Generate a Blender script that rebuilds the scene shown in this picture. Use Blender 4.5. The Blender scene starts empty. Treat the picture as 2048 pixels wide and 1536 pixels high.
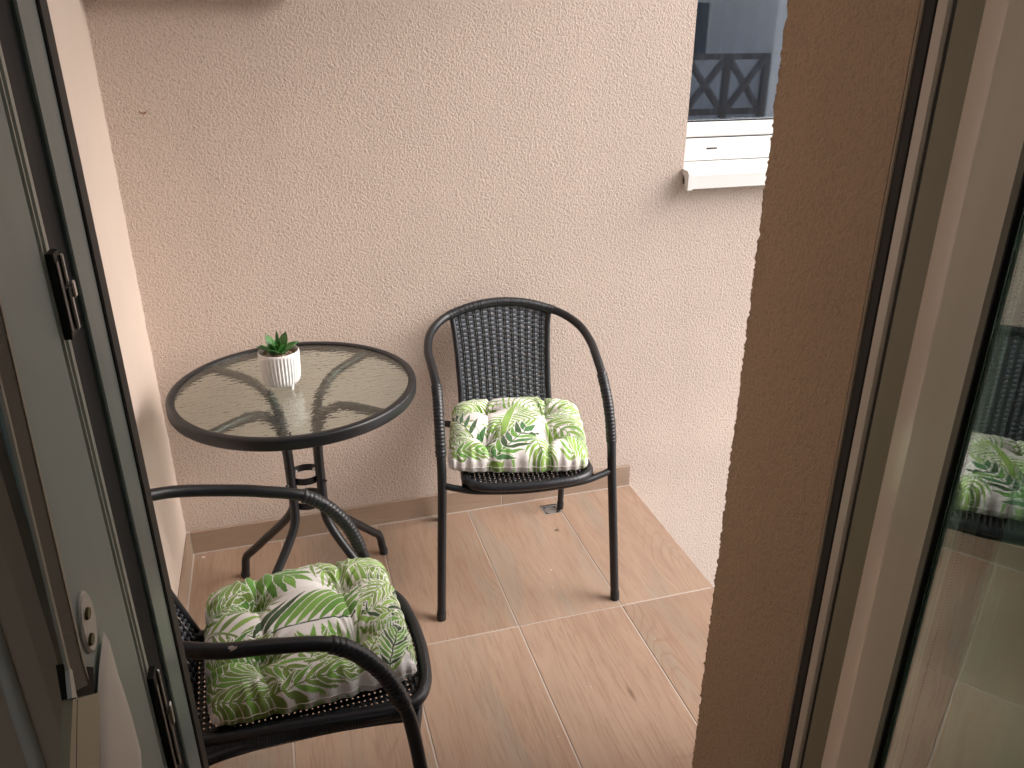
import bpy, math, random
import numpy as np
from mathutils import Vector
R = math.radians
random.seed(7); rng = np.random.default_rng(7)
S = bpy.context.scene
C = S.collection

# ------------------------------------------------------------------ camera, sky, sun, exposure
cam_d = bpy.data.cameras.new('camera'); cam = bpy.data.objects.new('camera', cam_d); C.objects.link(cam)
cam.location = (-0.5021, -2.2456, 1.4774)
cam.rotation_euler = (R(90 - 23.919), 0, R(-16.366))
cam_d.sensor_width = 36; cam_d.lens = 28.30
cam_d.clip_start = 0.02; cam_d.clip_end = 400
S.camera = cam

SUN_EL, SUN_AZ = 38, 112          # azimuth clockwise from +Y
w = bpy.data.worlds.new('World'); S.world = w; w.use_nodes = True
nt = w.node_tree; nt.nodes.clear()
sky = nt.nodes.new('ShaderNodeTexSky'); sky.sky_type = 'NISHITA'; sky.sun_disc = False
sky.sun_elevation = R(SUN_EL); sky.sun_rotation = R(SUN_AZ); sky.dust_density = 4; sky.air_density = 1.2
hs = nt.nodes.new('ShaderNodeHueSaturation'); hs.inputs['Saturation'].default_value = 0.50
bg = nt.nodes.new('ShaderNodeBackground'); bg.inputs['Strength'].default_value = 0.15
wo = nt.nodes.new('ShaderNodeOutputWorld')
nt.links.new(sky.outputs[0], hs.inputs['Color']); nt.links.new(hs.outputs[0], bg.inputs[0]); nt.links.new(bg.outputs[0], wo.inputs[0])
sd = bpy.data.lights.new('sun', 'SUN'); sun = bpy.data.objects.new('sun', sd); C.objects.link(sun)
sd.energy = 0.9; sd.angle = R(40); sd.color = (1, .98, .96)
sun.rotation_euler = (R(90 - SUN_EL), 0, R(180 - SUN_AZ))
sun.location = (6, -3, 6)
S.view_settings.view_transform = 'Standard'; S.view_settings.look = 'None'
S.view_settings.exposure = 1.14; S.view_settings.gamma = 1; S.view_settings.use_curve_mapping = False
S.cycles.max_bounces = 14; S.cycles.diffuse_bounces = 7; S.cycles.glossy_bounces = 6; S.cycles.transmission_bounces = 10
S.cycles.transparent_max_bounces = 12

# ------------------------------------------------------------------ helpers
def link(name, me, mat=None, parent=None, loc=None, rz=None, smooth=False):
    o = bpy.data.objects.new(name, me); C.objects.link(o)
    if mat and len(me.materials) == 0: me.materials.append(mat)
    if parent: o.parent = parent
    if loc is not None: o.location = loc
    if rz is not None: o.rotation_euler = (0, 0, rz)
    if smooth and len(me.polygons): me.polygons.foreach_set('use_smooth', np.ones(len(me.polygons), bool))
    return o
def tag(o, label, cat, group=None):
    o['label'] = label; o['category'] = cat
    if group: o['group'] = group
    return o
def thing(name, label, cat, loc=(0, 0, 0), rz=0, group=None):
    o = bpy.data.objects.new(name, None); C.objects.link(o); o.empty_display_size = .05
    o.location = loc; o.rotation_euler = (0, 0, rz); return tag(o, label, cat, group)
def struct(o): o['kind'] = 'structure'; return o
def stuff(o): o['kind'] = 'stuff'; return o

class MB:
    """collects vertices and faces of one mesh"""
    def __init__(s): s.v = []; s.f = []
    def add(s, v, f):
        n = len(s.v); s.v += [tuple(map(float, p)) for p in v]; s.f += [tuple(int(i) + n for i in q) for q in f]; return s
    def box(s, x0, x1, y0, y1, z0, z1):
        return s.add([(x0,y0,z0),(x1,y0,z0),(x1,y1,z0),(x0,y1,z0),(x0,y0,z1),(x1,y0,z1),(x1,y1,z1),(x0,y1,z1)],
            [(0,3,2,1),(4,5,6,7),(0,1,5,4),(1,2,6,5),(2,3,7,6),(3,0,4,7)])
    def bbox(s, x0, x1, y0, y1, z0, z1, b=.002):
        """box with chamfered edges (three inset slabs hulled)"""
        vs = []
        for (dx, dy, dz) in ((b,b,0),(0,b,b),(b,0,b)):
            for z in (z0+dz, z1-dz):
                for (x, y) in ((x0+dx,y0+dy),(x1-dx,y0+dy),(x1-dx,y1-dy),(x0+dx,y1-dy)): vs.append((x,y,z))
        import bmesh
        bm = bmesh.new()
        for p in vs: bm.verts.new(p)
        bmesh.ops.convex_hull(bm, input=bm.verts)
        bmesh.ops.dissolve_limit(bm, angle_limit=.01, verts=bm.verts, edges=bm.edges)
        bm.verts.index_update()
        s.add([v.co for v in bm.verts], [[v.index for v in f.verts] for f in bm.faces]); bm.free(); return s
    def prism(s, poly, z0, z1):
        """vertical extrusion of a plan polygon (counter-clockwise)"""
        n = len(poly)
        return s.add([(x,y,z0) for x,y in poly]+[(x,y,z1) for x,y in poly],
            [tuple(range(n-1,-1,-1)), tuple(range(n,2*n))]+[(i,(i+1)%n,n+(i+1)%n,n+i) for i in range(n)])
    def extrude_x(s, poly, x0, x1):
        """extrusion along X of a (y,z) polygon"""
        n = len(poly)
        return s.add([(x0,y,z) for y,z in poly]+[(x1,y,z) for y,z in poly],
            [tuple(range(n-1,-1,-1)), tuple(range(n,2*n))]+[(i,(i+1)%n,n+(i+1)%n,n+i) for i in range(n)])
    def tube(s, P, r, seg=12, cap=True, closed=False):
        P = np.asarray(P, float); n = len(P); r = np.broadcast_to(np.asarray(r, float), (n,))
        if closed: T = np.roll(P,-1,0)-np.roll(P,1,0)
        else: T = np.gradient(P, axis=0)
        T /= np.linalg.norm(T, axis=1)[:,None]
        a = np.array([0,0,1.]) if abs(T[0][2]) < .9 else np.array([1.,0,0])
        N = np.cross(T[0], a); N /= np.linalg.norm(N); V = []
        ang = np.linspace(0, 2*math.pi, seg, endpoint=False)
        for i in range(n):
            N = N - T[i]*(N@T[i]); N /= np.linalg.norm(N); B = np.cross(T[i], N)
            V.append(P[i]+r[i]*(np.cos(ang)[:,None]*N+np.sin(ang)[:,None]*B))
        V = np.concatenate(V); F = []
        for i in range(n if closed else n-1):
            j = (i+1) % n
            for k in range(seg):
                F.append((i*seg+k, i*seg+(k+1)%seg, j*seg+(k+1)%seg, j*seg+k))
        if cap and not closed: F += [tuple(range(seg-1,-1,-1)), tuple((n-1)*seg+k for k in range(seg))]
        return s.add(V, F)
    def lathe(s, prof, seg=48, c=(0,0), fn=None):
        V = []; F = []; n = len(prof)
        for k in range(seg):
            a = 2*math.pi*k/seg
            for (r, z) in prof:
                rr = r if fn is None else fn(r, z, a)
                V.append((c[0]+rr*math.cos(a), c[1]+rr*math.sin(a), z))
        for k in range(seg):
            for i in range(n-1):
                F.append((k*n+i, ((k+1)%seg)*n+i, ((k+1)%seg)*n+i+1, k*n+i+1))
        return s.add(V, F)
    def mesh(s, name, mat=None, smooth=False):
        me = bpy.data.meshes.new(name); me.from_pydata(s.v, [], s.f); me.update()
        if mat: me.materials.append(mat)
        if smooth: me.polygons.foreach_set('use_smooth', np.ones(len(me.polygons), bool))
        return me
    def build(s, name, mat, parent=None, smooth=False, sharp=None, **k):
        me = s.mesh(name, mat, smooth)
        if sharp and smooth: me.set_sharp_from_angle(angle=R(sharp))
        return link(name, me, None, parent, **k)

def smooth_path(P, step=.012):
    """Catmull-Rom through the points, resampled evenly"""
    P = np.asarray(P, float); Q = np.vstack([2*P[0]-P[1], P, 2*P[-1]-P[-2]]); out = []
    for i in range(1, len(Q)-2):
        p0, p1, p2, p3 = Q[i-1:i+3]
        t = np.linspace(0, 1, 24, endpoint=False)[:,None]
        out.append(.5*((2*p1)+(-p0+p2)*t+(2*p0-5*p1+4*p2-p3)*t*t+(-p0+3*p1-3*p2+p3)*t**3))
    out = np.vstack(out+[P[-1:]])
    L = np.r_[0, np.cumsum(np.linalg.norm(np.diff(out, axis=0), axis=1))]
    n = max(4, int(L[-1]/step)+1); s = np.linspace(0, L[-1], n)
    return np.stack([np.interp(s, L, out[:,k]) for k in range(3)], 1)

# ------------------------------------------------------------------ materials
def mat(name, col=(.5,.5,.5), rough=.5, metal=0, spec=.5, coat=0):
    m = bpy.data.materials.new(name); m.use_nodes = True
    b = m.node_tree.nodes['Principled BSDF']
    b.inputs['Base Color'].default_value = (*col, 1); b.inputs['Roughness'].default_value = rough
    b.inputs['Metallic'].default_value = metal; b.inputs['Specular IOR Level'].default_value = spec
    b.inputs['Coat Weight'].default_value = coat
    return m
class NG:
    def __init__(s, m): s.m = m; s.t = m.node_tree; s.b = s.t.nodes['Principled BSDF']
    def n(s, kind, **k):
        x = s.t.nodes.new('ShaderNode'+kind)
        for a, v in k.items():
            if a in x.inputs.keys(): x.inputs[a].default_value = v
            else: setattr(x, a, v)
        return x
    def l(s, a, b): s.t.links.new(a, b)
    def coord(s, kind='Object', scale=(1,1,1), rnd=False, rot=(0,0,0)):
        tc = s.n('TexCoord'); mp = s.n('Mapping'); mp.inputs['Scale'].default_value = scale; mp.inputs['Rotation'].default_value = rot
        s.l(tc.outputs[kind], mp.inputs[0])
        if rnd:
            oi = s.n('ObjectInfo'); cx = s.n('CombineXYZ'); mu = s.n('Math', operation='MULTIPLY'); mu.inputs[1].default_value = 61.7
            mu2 = s.n('Math', operation='MULTIPLY'); mu2.inputs[1].default_value = 23.1
            s.l(oi.outputs['Random'], mu.inputs[0]); s.l(oi.outputs['Random'], mu2.inputs[0])
            s.l(mu.outputs[0], cx.inputs[0]); s.l(mu2.outputs[0], cx.inputs[1]); s.l(mu.outputs[0], cx.inputs[2]); s.l(cx.outputs[0], mp.inputs['Location'])
        return mp.outputs[0]
    def noise(s, vec, scale, detail=3, rough=.5, dist=0, out=0):
        x = s.n('TexNoise', Scale=scale, Detail=detail, Roughness=rough, Distortion=dist); s.l(vec, x.inputs['Vector']); return x.outputs[out]
    def ramp(s, fac, stops):
        x = s.n('ValToRGB'); s.l(fac, x.inputs[0]); e = x.color_ramp.elements
        while len(e) < len(stops): e.new(.5)
        for el, (p, c) in zip(e, stops): el.position = p; el.color = (*c, 1) if len(c) == 3 else c
        return x.outputs[0]
    def mix(s, fac, a, b, mode='MIX'):
        x = s.n('Mix', data_type='RGBA', blend_type=mode)
        for sock, v in ((x.inputs[0], fac), (x.inputs[6], a), (x.inputs[7], b)):
            if hasattr(v, 'links'): s.l(v, sock)
            else: sock.default_value = v if isinstance(v, float) else (*v, 1)
        return x.outputs[2]
    def math(s, op, a, b=None, c=None):
        x = s.n('Math', operation=op)
        for i, v in enumerate((a, b, c)):
            if v is None: continue
            if hasattr(v, 'links'): s.l(v, x.inputs[i])
            else: x.inputs[i].default_value = v
        return x.outputs[0]
    def bump(s, h, dist, strength=1., prev=None):
        x = s.n('Bump', Strength=strength, Distance=dist); s.l(h, x.inputs['Height'])
        if prev is not None: s.l(prev, x.inputs['Normal'])
        s.l(x.outputs[0], s.b.inputs['Normal']); return x.outputs[0]
    def col(s, c): s.l(c, s.b.inputs['Base Color'])

def stucco(name, base, scale=1., depth=.0022, dark=.78):
    m = mat(name, base, .92, spec=.2); g = NG(m); v = g.coord()
    big = g.noise(v, 1.7, 4, .6)
    # worm-like scratched grains of the render coat
    wp = g.noise(v, 60*scale, 2, .5, 0, 1)
    vv = g.n('MixRGB') if False else None
    a = g.noise(v, 150*scale, 3, .55, .7); a2 = g.noise(v, 330*scale, 2, .6, .3)
    h = g.math('ADD', g.math('MULTIPLY', g.ramp(a, [(.36,(0,0,0)),(.66,(1,1,1))]), .8), g.math('MULTIPLY', a2, .8))
    c1 = g.mix(g.ramp(big, [(.3,(0,0,0)),(.7,(1,1,1))]), tuple(x*.94 for x in base), tuple(min(1,x*1.04) for x in base))
    mp2 = g.n('Mapping'); mp2.inputs['Scale'].default_value = (5,5,.5); g.l(v, mp2.inputs[0])
    run = g.noise(mp2.outputs[0], 2.2, 4, .6); c1 = g.mix(g.math('MULTIPLY', g.ramp(run, [(.52,(0,0,0)),(.75,(1,1,1))]), .22), c1, tuple(x*.80 for x in base))
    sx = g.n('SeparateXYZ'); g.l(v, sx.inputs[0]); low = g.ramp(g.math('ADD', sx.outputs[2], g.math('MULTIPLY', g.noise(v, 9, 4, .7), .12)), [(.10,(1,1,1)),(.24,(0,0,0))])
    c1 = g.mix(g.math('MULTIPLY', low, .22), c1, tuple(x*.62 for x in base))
    pit = g.ramp(a, [(.30,(0,0,0)),(.48,(1,1,1))])
    c2 = g.mix(pit, tuple(x*dark for x in base), c1) 
    g.col(g.mix(g.math('MULTIPLY', g.ramp(a2, [(.32,(1,1,1)),(.5,(0,0,0))]), .35), c2, tuple(x*.62 for x in base))); g.bump(h, depth, 1.); return m
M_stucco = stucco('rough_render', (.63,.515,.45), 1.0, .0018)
M_stucco_p = stucco('rough_render_pillar_shaded', (.58,.425,.30), .9, .0009, .86)  # same render as the back wall, with the pillar's shade put into the colour
def plaster(name, base, r=.8, bs=90, bd=.0004):
    m = mat(name, base, r, spec=.3); g = NG(m); v = g.coord()
    n = g.noise(v, 3, 4, .6); g.col(g.mix(g.ramp(n,[(.3,(0,0,0)),(.7,(1,1,1))]), tuple(x*.93 for x in base), base))
    g.bump(g.noise(v, bs, 3, .6), bd); return m
M_smooth = plaster('smooth_plaster', (.61,.505,.44))
g_ = NG(M_smooth)
M_room = plaster('room_paint', (.50,.52,.48), .7, 60, .0002)
M_ceil = plaster('ceiling_paint', (.75,.73,.70))

def wood_tile(name, gray=False):
    m = mat(name, (.5,.35,.27), .42, spec=.45); g = NG(m)
    v = g.coord(rnd=True)                       # metres, tile length along Y
    vs = g.n('Mapping'); vs.inputs['Scale'].default_value = (1,.10,1); g.l(v, vs.inputs[0]); st = vs.outputs[0]
    vs2 = g.n('Mapping'); vs2.inputs['Scale'].default_value = (1,.22,1); g.l(v, vs2.inputs[0]); st2 = vs2.outputs[0]
    vs3 = g.n('Mapping'); vs3.inputs['Scale'].default_value = (1,.055,1); g.l(v, vs3.inputs[0]); st3 = vs3.outputs[0]
    big = g.noise(st2, 5.5, 2, .5, .4)
    cont = g.noise(st2, 5.0, 1.0, .4, .25)       # contour lines of this field make the cathedral grain
    fine = g.noise(st3, 190, 3, .6); mid = g.noise(st, 42, 5, .65, .5)
    ring = g.math('FRACT', g.math('MULTIPLY', g.math('ADD', cont, g.math('MULTIPLY', mid, .012)), 62.))
    line = g.ramp(ring, [(0,(0,0,0)),(.16,(1,1,1)),(.78,(1,1,1)),(1,(0,0,0))])
    where = g.ramp(g.noise(st2, 5.2, 1, .5), [(.53,(0,0,0)),(.60,(1,1,1))])
    streak = g.ramp(mid, [(.30,(0,0,0)),(.52,(1,1,1))])
    c = g.mix(g.ramp(big, [(.32,(0,0,0)),(.68,(1,1,1))]), (.315,.212,.150), (.375,.258,.188))
    gr = g.ramp(g.noise(st2, 7.5, 3, .55, .8), [(.53,(0,0,0)),(.66,(1,1,1))])
    c = g.mix(g.math('MULTIPLY', gr, .85), c, (.29,.235,.185))
    c = g.mix(g.math('MULTIPLY', g.math('SUBTRACT', 1., streak), .55), c, (.27,.16,.11))
    c = g.mix(g.math('MULTIPLY', g.ramp(fine, [(.36,(1,1,1)),(.50,(0,0,0))]), .60), c, (.25,.155,.105))
    c = g.mix(g.math('MULTIPLY', g.math('MULTIPLY', g.math('SUBTRACT', 1., line), where), .75), c, (.26,.16,.11))
    kn = g.n('TexVoronoi', Scale=5., Randomness=1.); g.l(st2, kn.inputs['Vector'])
    c = g.mix(g.ramp(kn.outputs['Distance'], [(.018,(1,1,1)),(.04,(0,0,0))]), c, (.15,.085,.055))
    hz = g.noise(st2, 3.1, 2, .5); c = g.mix(g.math('MULTIPLY', g.ramp(hz,[(.45,(0,0,0)),(.75,(1,1,1))]), .22), c, (.50,.38,.30))
    dirt = g.noise(g.coord('Generated') if False else v, 2.3, 5, .7); c = g.mix(g.math('MULTIPLY', g.ramp(dirt, [(.45,(0,0,0)),(.72,(1,1,1))]), .30), c, (.25,.175,.13))
    if gray: c = g.mix(.45, c, (.30,.23,.18))
    g.col(c)
    g.l(g.ramp(fine, [(0,(.36,)*3),(1,(.52,)*3)]), g.b.inputs['Roughness'])
    g.bump(g.math('ADD', fine, g.math('MULTIPLY', g.math('MULTIPLY', line, where), .6)), .00025, .8)
    return m
M_tile = wood_tile('wood_look_tile'); M_tile_sk = wood_tile('wood_look_skirting', True)
M_grout = plaster('grout', (.46,.40,.355), .9, 400, .0003)

def blackpaint(name, col, r, bd=.0001):
    m = mat(name, col, r, spec=.5); g = NG(m); v = g.coord()
    g.l(g.ramp(g.noise(v, 30, 4, .6), [(.3,(r*.85,)*3),(.7,(r*1.2,)*3)]), g.b.inputs['Roughness'])
    g.bump(g.noise(v, 700, 2, .5), bd, .6); return m
M_tube = blackpaint('black_powder_coat', (.009,.010,.013), .40)
M_rattan = blackpaint('black_plastic_rattan', (.015,.016,.020), .36)
M_strip = blackpaint('rattan_strip_highlit', (.115,.13,.155), .38)  # black strips; their blue-grey highlights are put into the base colour
M_rattan_d = blackpaint('black_plastic_wire', (.010,.010,.012), .4)
M_cap = mat('rubber_cap', (.012,.012,.013), .6)
M_steel = mat('worn_steel', (.55,.55,.55), .35, 1)
M_pvc = mat('white_pvc', (.78,.775,.76), .28, spec=.5)
def pvc(name, c, r):
    m = mat(name, c, r); g = NG(m); v = g.coord(scale=(1,1,.2)); g.bump(g.noise(v, 14, 2, .5), .0006, .5)
    g.l(g.ramp(g.noise(v, 9, 3, .6), [(.3,(r*.8,)*3),(.75,(r*1.4,)*3)]), g.b.inputs['Roughness']); return m
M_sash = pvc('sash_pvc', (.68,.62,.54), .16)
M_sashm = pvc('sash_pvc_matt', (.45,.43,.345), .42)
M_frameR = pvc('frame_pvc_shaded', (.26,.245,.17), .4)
M_frame = pvc('frame_pvc_dim', (.26,.36,.37), .32)  # white frame; its dim greenish light is put into the colour
M_navy = pvc('frame_rebate_dark', (.012,.020,.030), .6); M_navy.node_tree.nodes['Principled BSDF'].inputs['Specular IOR Level'].default_value = .2
M_ridge = pvc('frame_bead_grey', (.50,.58,.55), .35)
M_jamb = pvc('jamb_panel', (.36,.47,.475), .45)
M_gasket = mat('rubber_gasket', (.012,.012,.012), .6)
M_alu = mat('spacer_aluminium', (.72,.76,.76), .5, .1)
M_box = plaster('winder_plastic', (.60,.57,.44), .45, 200, .00005)
M_whiteplastic = mat('white_plastic', (.80,.80,.79), .4)
def glass(name, rough=0., tint=(1,1,1)):
    m = mat(name, tint, rough); b = m.node_tree.nodes['Principled BSDF']; b.inputs['Transmission Weight'].default_value = 1; b.inputs['IOR'].default_value = 1.42; return m
M_glass = glass('clear_glass', 0, (.62,.80,.72)); M_glass.node_tree.nodes['Principled BSDF'].inputs['IOR'].default_value = 1.5
M_wing = glass('window_glass', 0, (.92,.96,1.)); M_wing.node_tree.nodes['Principled BSDF'].inputs['IOR'].default_value = 1.95
M_tglass = glass('hammered_glass', .01, (.80,.91,.85)); g = NG(M_tglass); v = g.coord(scale=(1,1.5,1))
hh = g.noise(v, 42, 1.5, .45, .8); vo = g.n('TexVoronoi', Scale=62., feature='SMOOTH_F1'); g.l(v, vo.inputs['Vector'])
g.bump(g.math('ADD', hh, g.math('MULTIPLY', vo.outputs['Distance'], .9)), .0008, .75)

# belt webbing
M_belt = mat('belt_webbing', (.28,.26,.22), .9); g = NG(M_belt); v = g.coord(scale=(1,1,1))
wv = g.n('TexWave', Scale=260., bands_direction='Z', wave_type='BANDS'); g.l(v, wv.inputs['Vector'])
wv2 = g.n('TexWave', Scale=260., bands_direction='Y', wave_type='BANDS'); g.l(v, wv2.inputs['Vector'])
hh = g.math('MULTIPLY', wv.outputs['Fac'], wv2.outputs['Fac']); g.bump(hh, .0006); g.col(g.mix(hh, (.20,.19,.165), (.40,.37,.32)))
M_belt_e = mat('belt_selvedge', (.62,.58,.52), .9)

# cushion cloth: printed colour is in the mesh, weave is here
M_cloth = mat('printed_cotton', (.8,.8,.8), .85, spec=.25); g = NG(M_cloth)
at = g.n('Attribute', attribute_name='print'); v = g.coord()
fib = g.noise(v, 900, 2, .6); g.col(g.mix(g.math('MULTIPLY', fib, .12), at.outputs['Color'], (.5,.45,.38)))
g.bump(g.math('ADD', g.noise(v, 55, 3, .55), g.math('MULTIPLY', fib, .12)), .0016, .8)
g.b.inputs['Sheen Weight'].default_value = .15
M_clothw = plaster('cotton_underside', (.70,.66,.62), .9, 300, .0005)

M_pot = mat('white_ceramic', (.80,.79,.80), .38); M_soil = plaster('soil', (.07,.045,.03), .95, 200, .002)
def varied(name, a, b, r=.7):
    m = mat(name, a, r); g = NG(m); v = g.coord(); g.col(g.ramp(g.noise(v, 130, 2, .6), [(.35,a),(.65,b)])); g.bump(g.noise(v, 500, 2), .0004); return m
M_peb = varied('pebbles', (.20,.10,.055), (.62,.50,.36))
M_leaf = mat('succulent_green', (.06,.20,.05), .42); g = NG(M_leaf); v = g.coord()
g.col(g.ramp(g.noise(v, 45, 3, .6), [(.3,(.022,.09,.02)),(.55,(.045,.17,.03)),(.8,(.10,.26,.09))])); g.bump(g.noise(v, 160, 2), .0004)
g.b.inputs['Subsurface Weight'].default_value = .1; g.b.inputs['Subsurface Radius'].default_value = (.003,.005,.001)

M_drain = mat('drain_steel', (.42,.43,.44), .4, .8); M_dark = mat('dark_recess', (.02,.018,.016), .9)
M_debris = mat('dry_leaf', (.14,.09,.05), .8); M_paint = mat('paint_spot', (.75,.68,.64), .7)

# ------------------------------------------------------------------ ground and far surroundings
def ground_mat():
    m = mat('grass_and_gravel', (.1,.11,.06), .95); g = NG(m); v = g.coord()
    n = g.noise(v, .35, 4, .6); f = g.noise(v, 14, 4, .7)
    g.col(g.mix(g.ramp(n,[(.30,(0,0,0)),(.36,(1,1,1))]), g.mix(f,(.04,.07,.02),(.12,.16,.06)), g.mix(f,(.42,.40,.38),(.56,.54,.51)))); return m
struct(MB().box(-90,90,-90,90,-3.3,-3.1).build('ground', ground_mat()))

# ------------------------------------------------------------------ balcony shell
XL, XR, ZC = -.873, .587, 2.42
# back wall (rough render) with two window openings
def wall_with_holes(x0, x1, z0, z1, y0, y1, holes):
    xs = sorted({x0, x1, *[h[i] for h in holes for i in (0,1)]}); zs = sorted({z0, z1, *[h[i] for h in holes for i in (2,3)]})
    b = MB()
    inside = lambda x, z: any(h[0] < x < h[1] and h[2] < z < h[3] for h in holes)
    for i in range(len(xs)-1):
        for j in range(len(zs)-1):
            a, c, d, e = xs[i], xs[i+1], zs[j], zs[j+1]
            if inside((a+c)/2, (d+e)/2): continue
            b.add([(a,y0,d),(c,y0,d),(c,y0,e),(a,y0,e)], [(0,1,2,3)]); b.add([(a,y1,d),(c,y1,d),(c,y1,e),(a,y1,e)], [(3,2,1,0)])
    for (a, c, d, e) in holes + [(x0,x1,z0,z1)]:
        b.add([(a,y0,d),(c,y0,d),(c,y0,e),(a,y0,e),(a,y1,d),(c,y1,d),(c,y1,e),(a,y1,e)], [(0,1,5,4),(1,2,6,5),(2,3,7,6),(3,0,4,7)])
    return b
HW = (.699, 1.80, 1.04, 2.35); M_wglass = None; HS = (-.86, -.40, 1.552, 2.25)
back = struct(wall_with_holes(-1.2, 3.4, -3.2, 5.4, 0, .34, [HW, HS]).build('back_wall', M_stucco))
# a slightly wavy hand-trowelled line where the two coats meet in the corner
def left_wall():
    b = MB(); n = 300; zs = np.linspace(-.05, ZC, n); j = np.convolve(rng.normal(0,1,n+8), np.ones(3)/3, 'same')[4:-4]*.0014
    V = []; 
    for z, d in zip(zs, j): V += [(XL+d+.0015, .002, z), (XL, -.008, z), (XL, -1.50, z), (XL-.3, -1.50, z), (XL-.3, .0, z)]
    F = [(5*i+k, 5*i+k+1, 5*i+k+6, 5*i+k+5) for i in range(n-1) for k in range(4)]
    return b.add(V, F)
struct(left_wall().build('left_wall', M_smooth))
struct(MB().box(XL-.3, .85, -1.267, -.001, ZC, ZC+.2).build('balcony_ceiling', M_ceil))  # unseen; lowered and run out past the slab edge to shade the wall

# stucco pillar between door and open air; crumbly corner
def pillar():
    b = MB(); zs = np.arange(-.05, ZC, .0034); n = len(zs)
    us = np.r_[0, .002, .005, .009, .014, .02, .03, .05, .08, .12, .17, .2325]       # along reveal from the corner to the door
    vs = np.r_[.0, .003, .008, .015, .03, .08, .2, .454]                               # along the outer face
    def nz(a, k=3): 
        q = rng.normal(0,1,(n+20, a)); q = np.apply_along_axis(lambda c: np.convolve(c, np.ones(k)/k, 'same'), 0, q); return q[10:-10]
    c = nz(1,1)[:,0]*.0011 + nz(1,3)[:,0]*.0022
    d = nz(1,1)[:,0]*.0010 + nz(1,3)[:,0]*.0012
    V = []; m = len(vs)+len(us)-1
    r1 = nz(len(us),1)*.0009; r2 = nz(len(vs),2)*.0008
    for i, z in enumerate(zs):
        row = []
        for k in range(len(vs)-1, 0, -1):
            f = math.exp(-vs[k]/.008); row.append((.146+vs[k], -1.267+c[i]*f+r2[i,k], z))
        row.append((.147+abs(d[i]), -1.268+c[i], z))
        for k in range(1, len(us)):
            f = math.exp(-us[k]/.006); row.append((.146+d[i]*f+r1[i,k]*math.exp(-us[k]/.006), -1.267-us[k]+c[i]*f*.5, z))
        V += row
    F = [(i*m+k, i*m+k+1, (i+1)*m+k+1, (i+1)*m+k) for i in range(n-1) for k in range(m-1)]
    b.add(V, F)
    b.add([(.60,-1.267,-.05),(.60,-1.62,-.05),(.60,-1.62,ZC),(.60,-1.267,ZC)], [(0,1,2,3)])
    return b
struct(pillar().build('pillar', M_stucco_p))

# ------------------------------------------------------------------ floor: slab, tiles, drain, skirting
floor = struct(bpy.data.objects.new('balcony_floor', None)); C.objects.link(floor)
floor.location = (0,0,0)
MB().box(XL-.02, XR-.004, -1.55, 0, -.22, -.0105).build('slab', M_grout, floor)
gb = MB()                                              # grout bed just under the tile faces
DX0, DX1, DY0, DY1 = .240, .298, -.106, -.050
def ringbox(b, X0, X1, Y0, Y1, x0, x1, y0, y1, z0, z1):
    b.box(X0,x0,Y0,Y1,z0,z1); b.box(x1,X1,Y0,Y1,z0,z1); b.box(x0,x1,Y0,y0,z0,z1); b.box(x0,x1,y1,Y1,z0,z1); return b
ringbox(gb, XL-.01, XR-.005, -1.54, -.001, DX0, DX1, DY0, DY1, -.0100, -.0011)
gb.build('grout', M_grout, floor)
tile_xs = [XL+.002, -.6, -.3, 0, .3, XR]; tile_ys = [-.006, -.6, -1.2, -1.5]; G = .0016
def tile_mesh(wx, wy, notch=None):
    b = MB(); h = .009; c = .0012
    if not notch:
        b.add([(0,0,-h),(wx,0,-h),(wx,-wy,-h),(0,-wy,-h),(0,0,-c),(wx,0,-c),(wx,-wy,-c),(0,-wy,-c),(c,-c,0),(wx-c,-c,0),(wx-c,-wy+c,0),(c,-wy+c,0)],
              [(0,4,5,1),(1,5,6,2),(2,6,7,3),(3,7,4,0),(4,8,9,5),(5,9,10,6),(6,10,11,7),(7,11,8,4),(8,11,10,9)])
    else:
        x0, x1, y0, y1 = notch                       # open towards the joint on the right
        poly = [(0,0),(wx,0),(wx,y1),(x0,y1),(x0,y0),(wx,y0),(wx,-wy),(0,-wy)]
        b.prism(poly[::-1], -h, 0)
    return b
for i in range(5):
    for j in range(3):
        x0 = tile_xs[i]+G*(i > 0); x1 = tile_xs[i+1]-G*(i < 4); y0 = tile_ys[j]-G*(j > 0); y1 = tile_ys[j+1]+G
        nt_ = (DX0-x0, DX1-x0, DY0-y0, DY1-y0) if (i == 3 and j == 0) else None
        o = tile_mesh(x1-x0, y0-y1, nt_).build('tile', M_tile, floor, loc=(x0, y0, rng.normal(0,.0003)))
db = MB().box(DX0,DX1,DY0,DY1,-.03,-.028)
db.build('drain_cavity', M_dark, floor)
gt = MB(); cx, cy = (DX0+DX1)/2, (DY0+DY1)/2
for k in (-1,1):
    gt.box(cx-.029,cx+.029, cy+k*.0245-.0035, cy+k*.0245+.0035, -.008, -.0035); gt.box(cx+k*.0255-.0035, cx+k*.0255+.0035, cy-.021, cy+.021, -.008, -.0035)
gt.lathe([(.013,-.009),(.013,-.004),(.020,-.004),(.020,-.009)], 20, (cx,cy))
gt.box(cx-.013,cx+.013,cy-.013,cy+.013,-.009,-.005)
gt.build('drain_grate', M_drain, floor)

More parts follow.
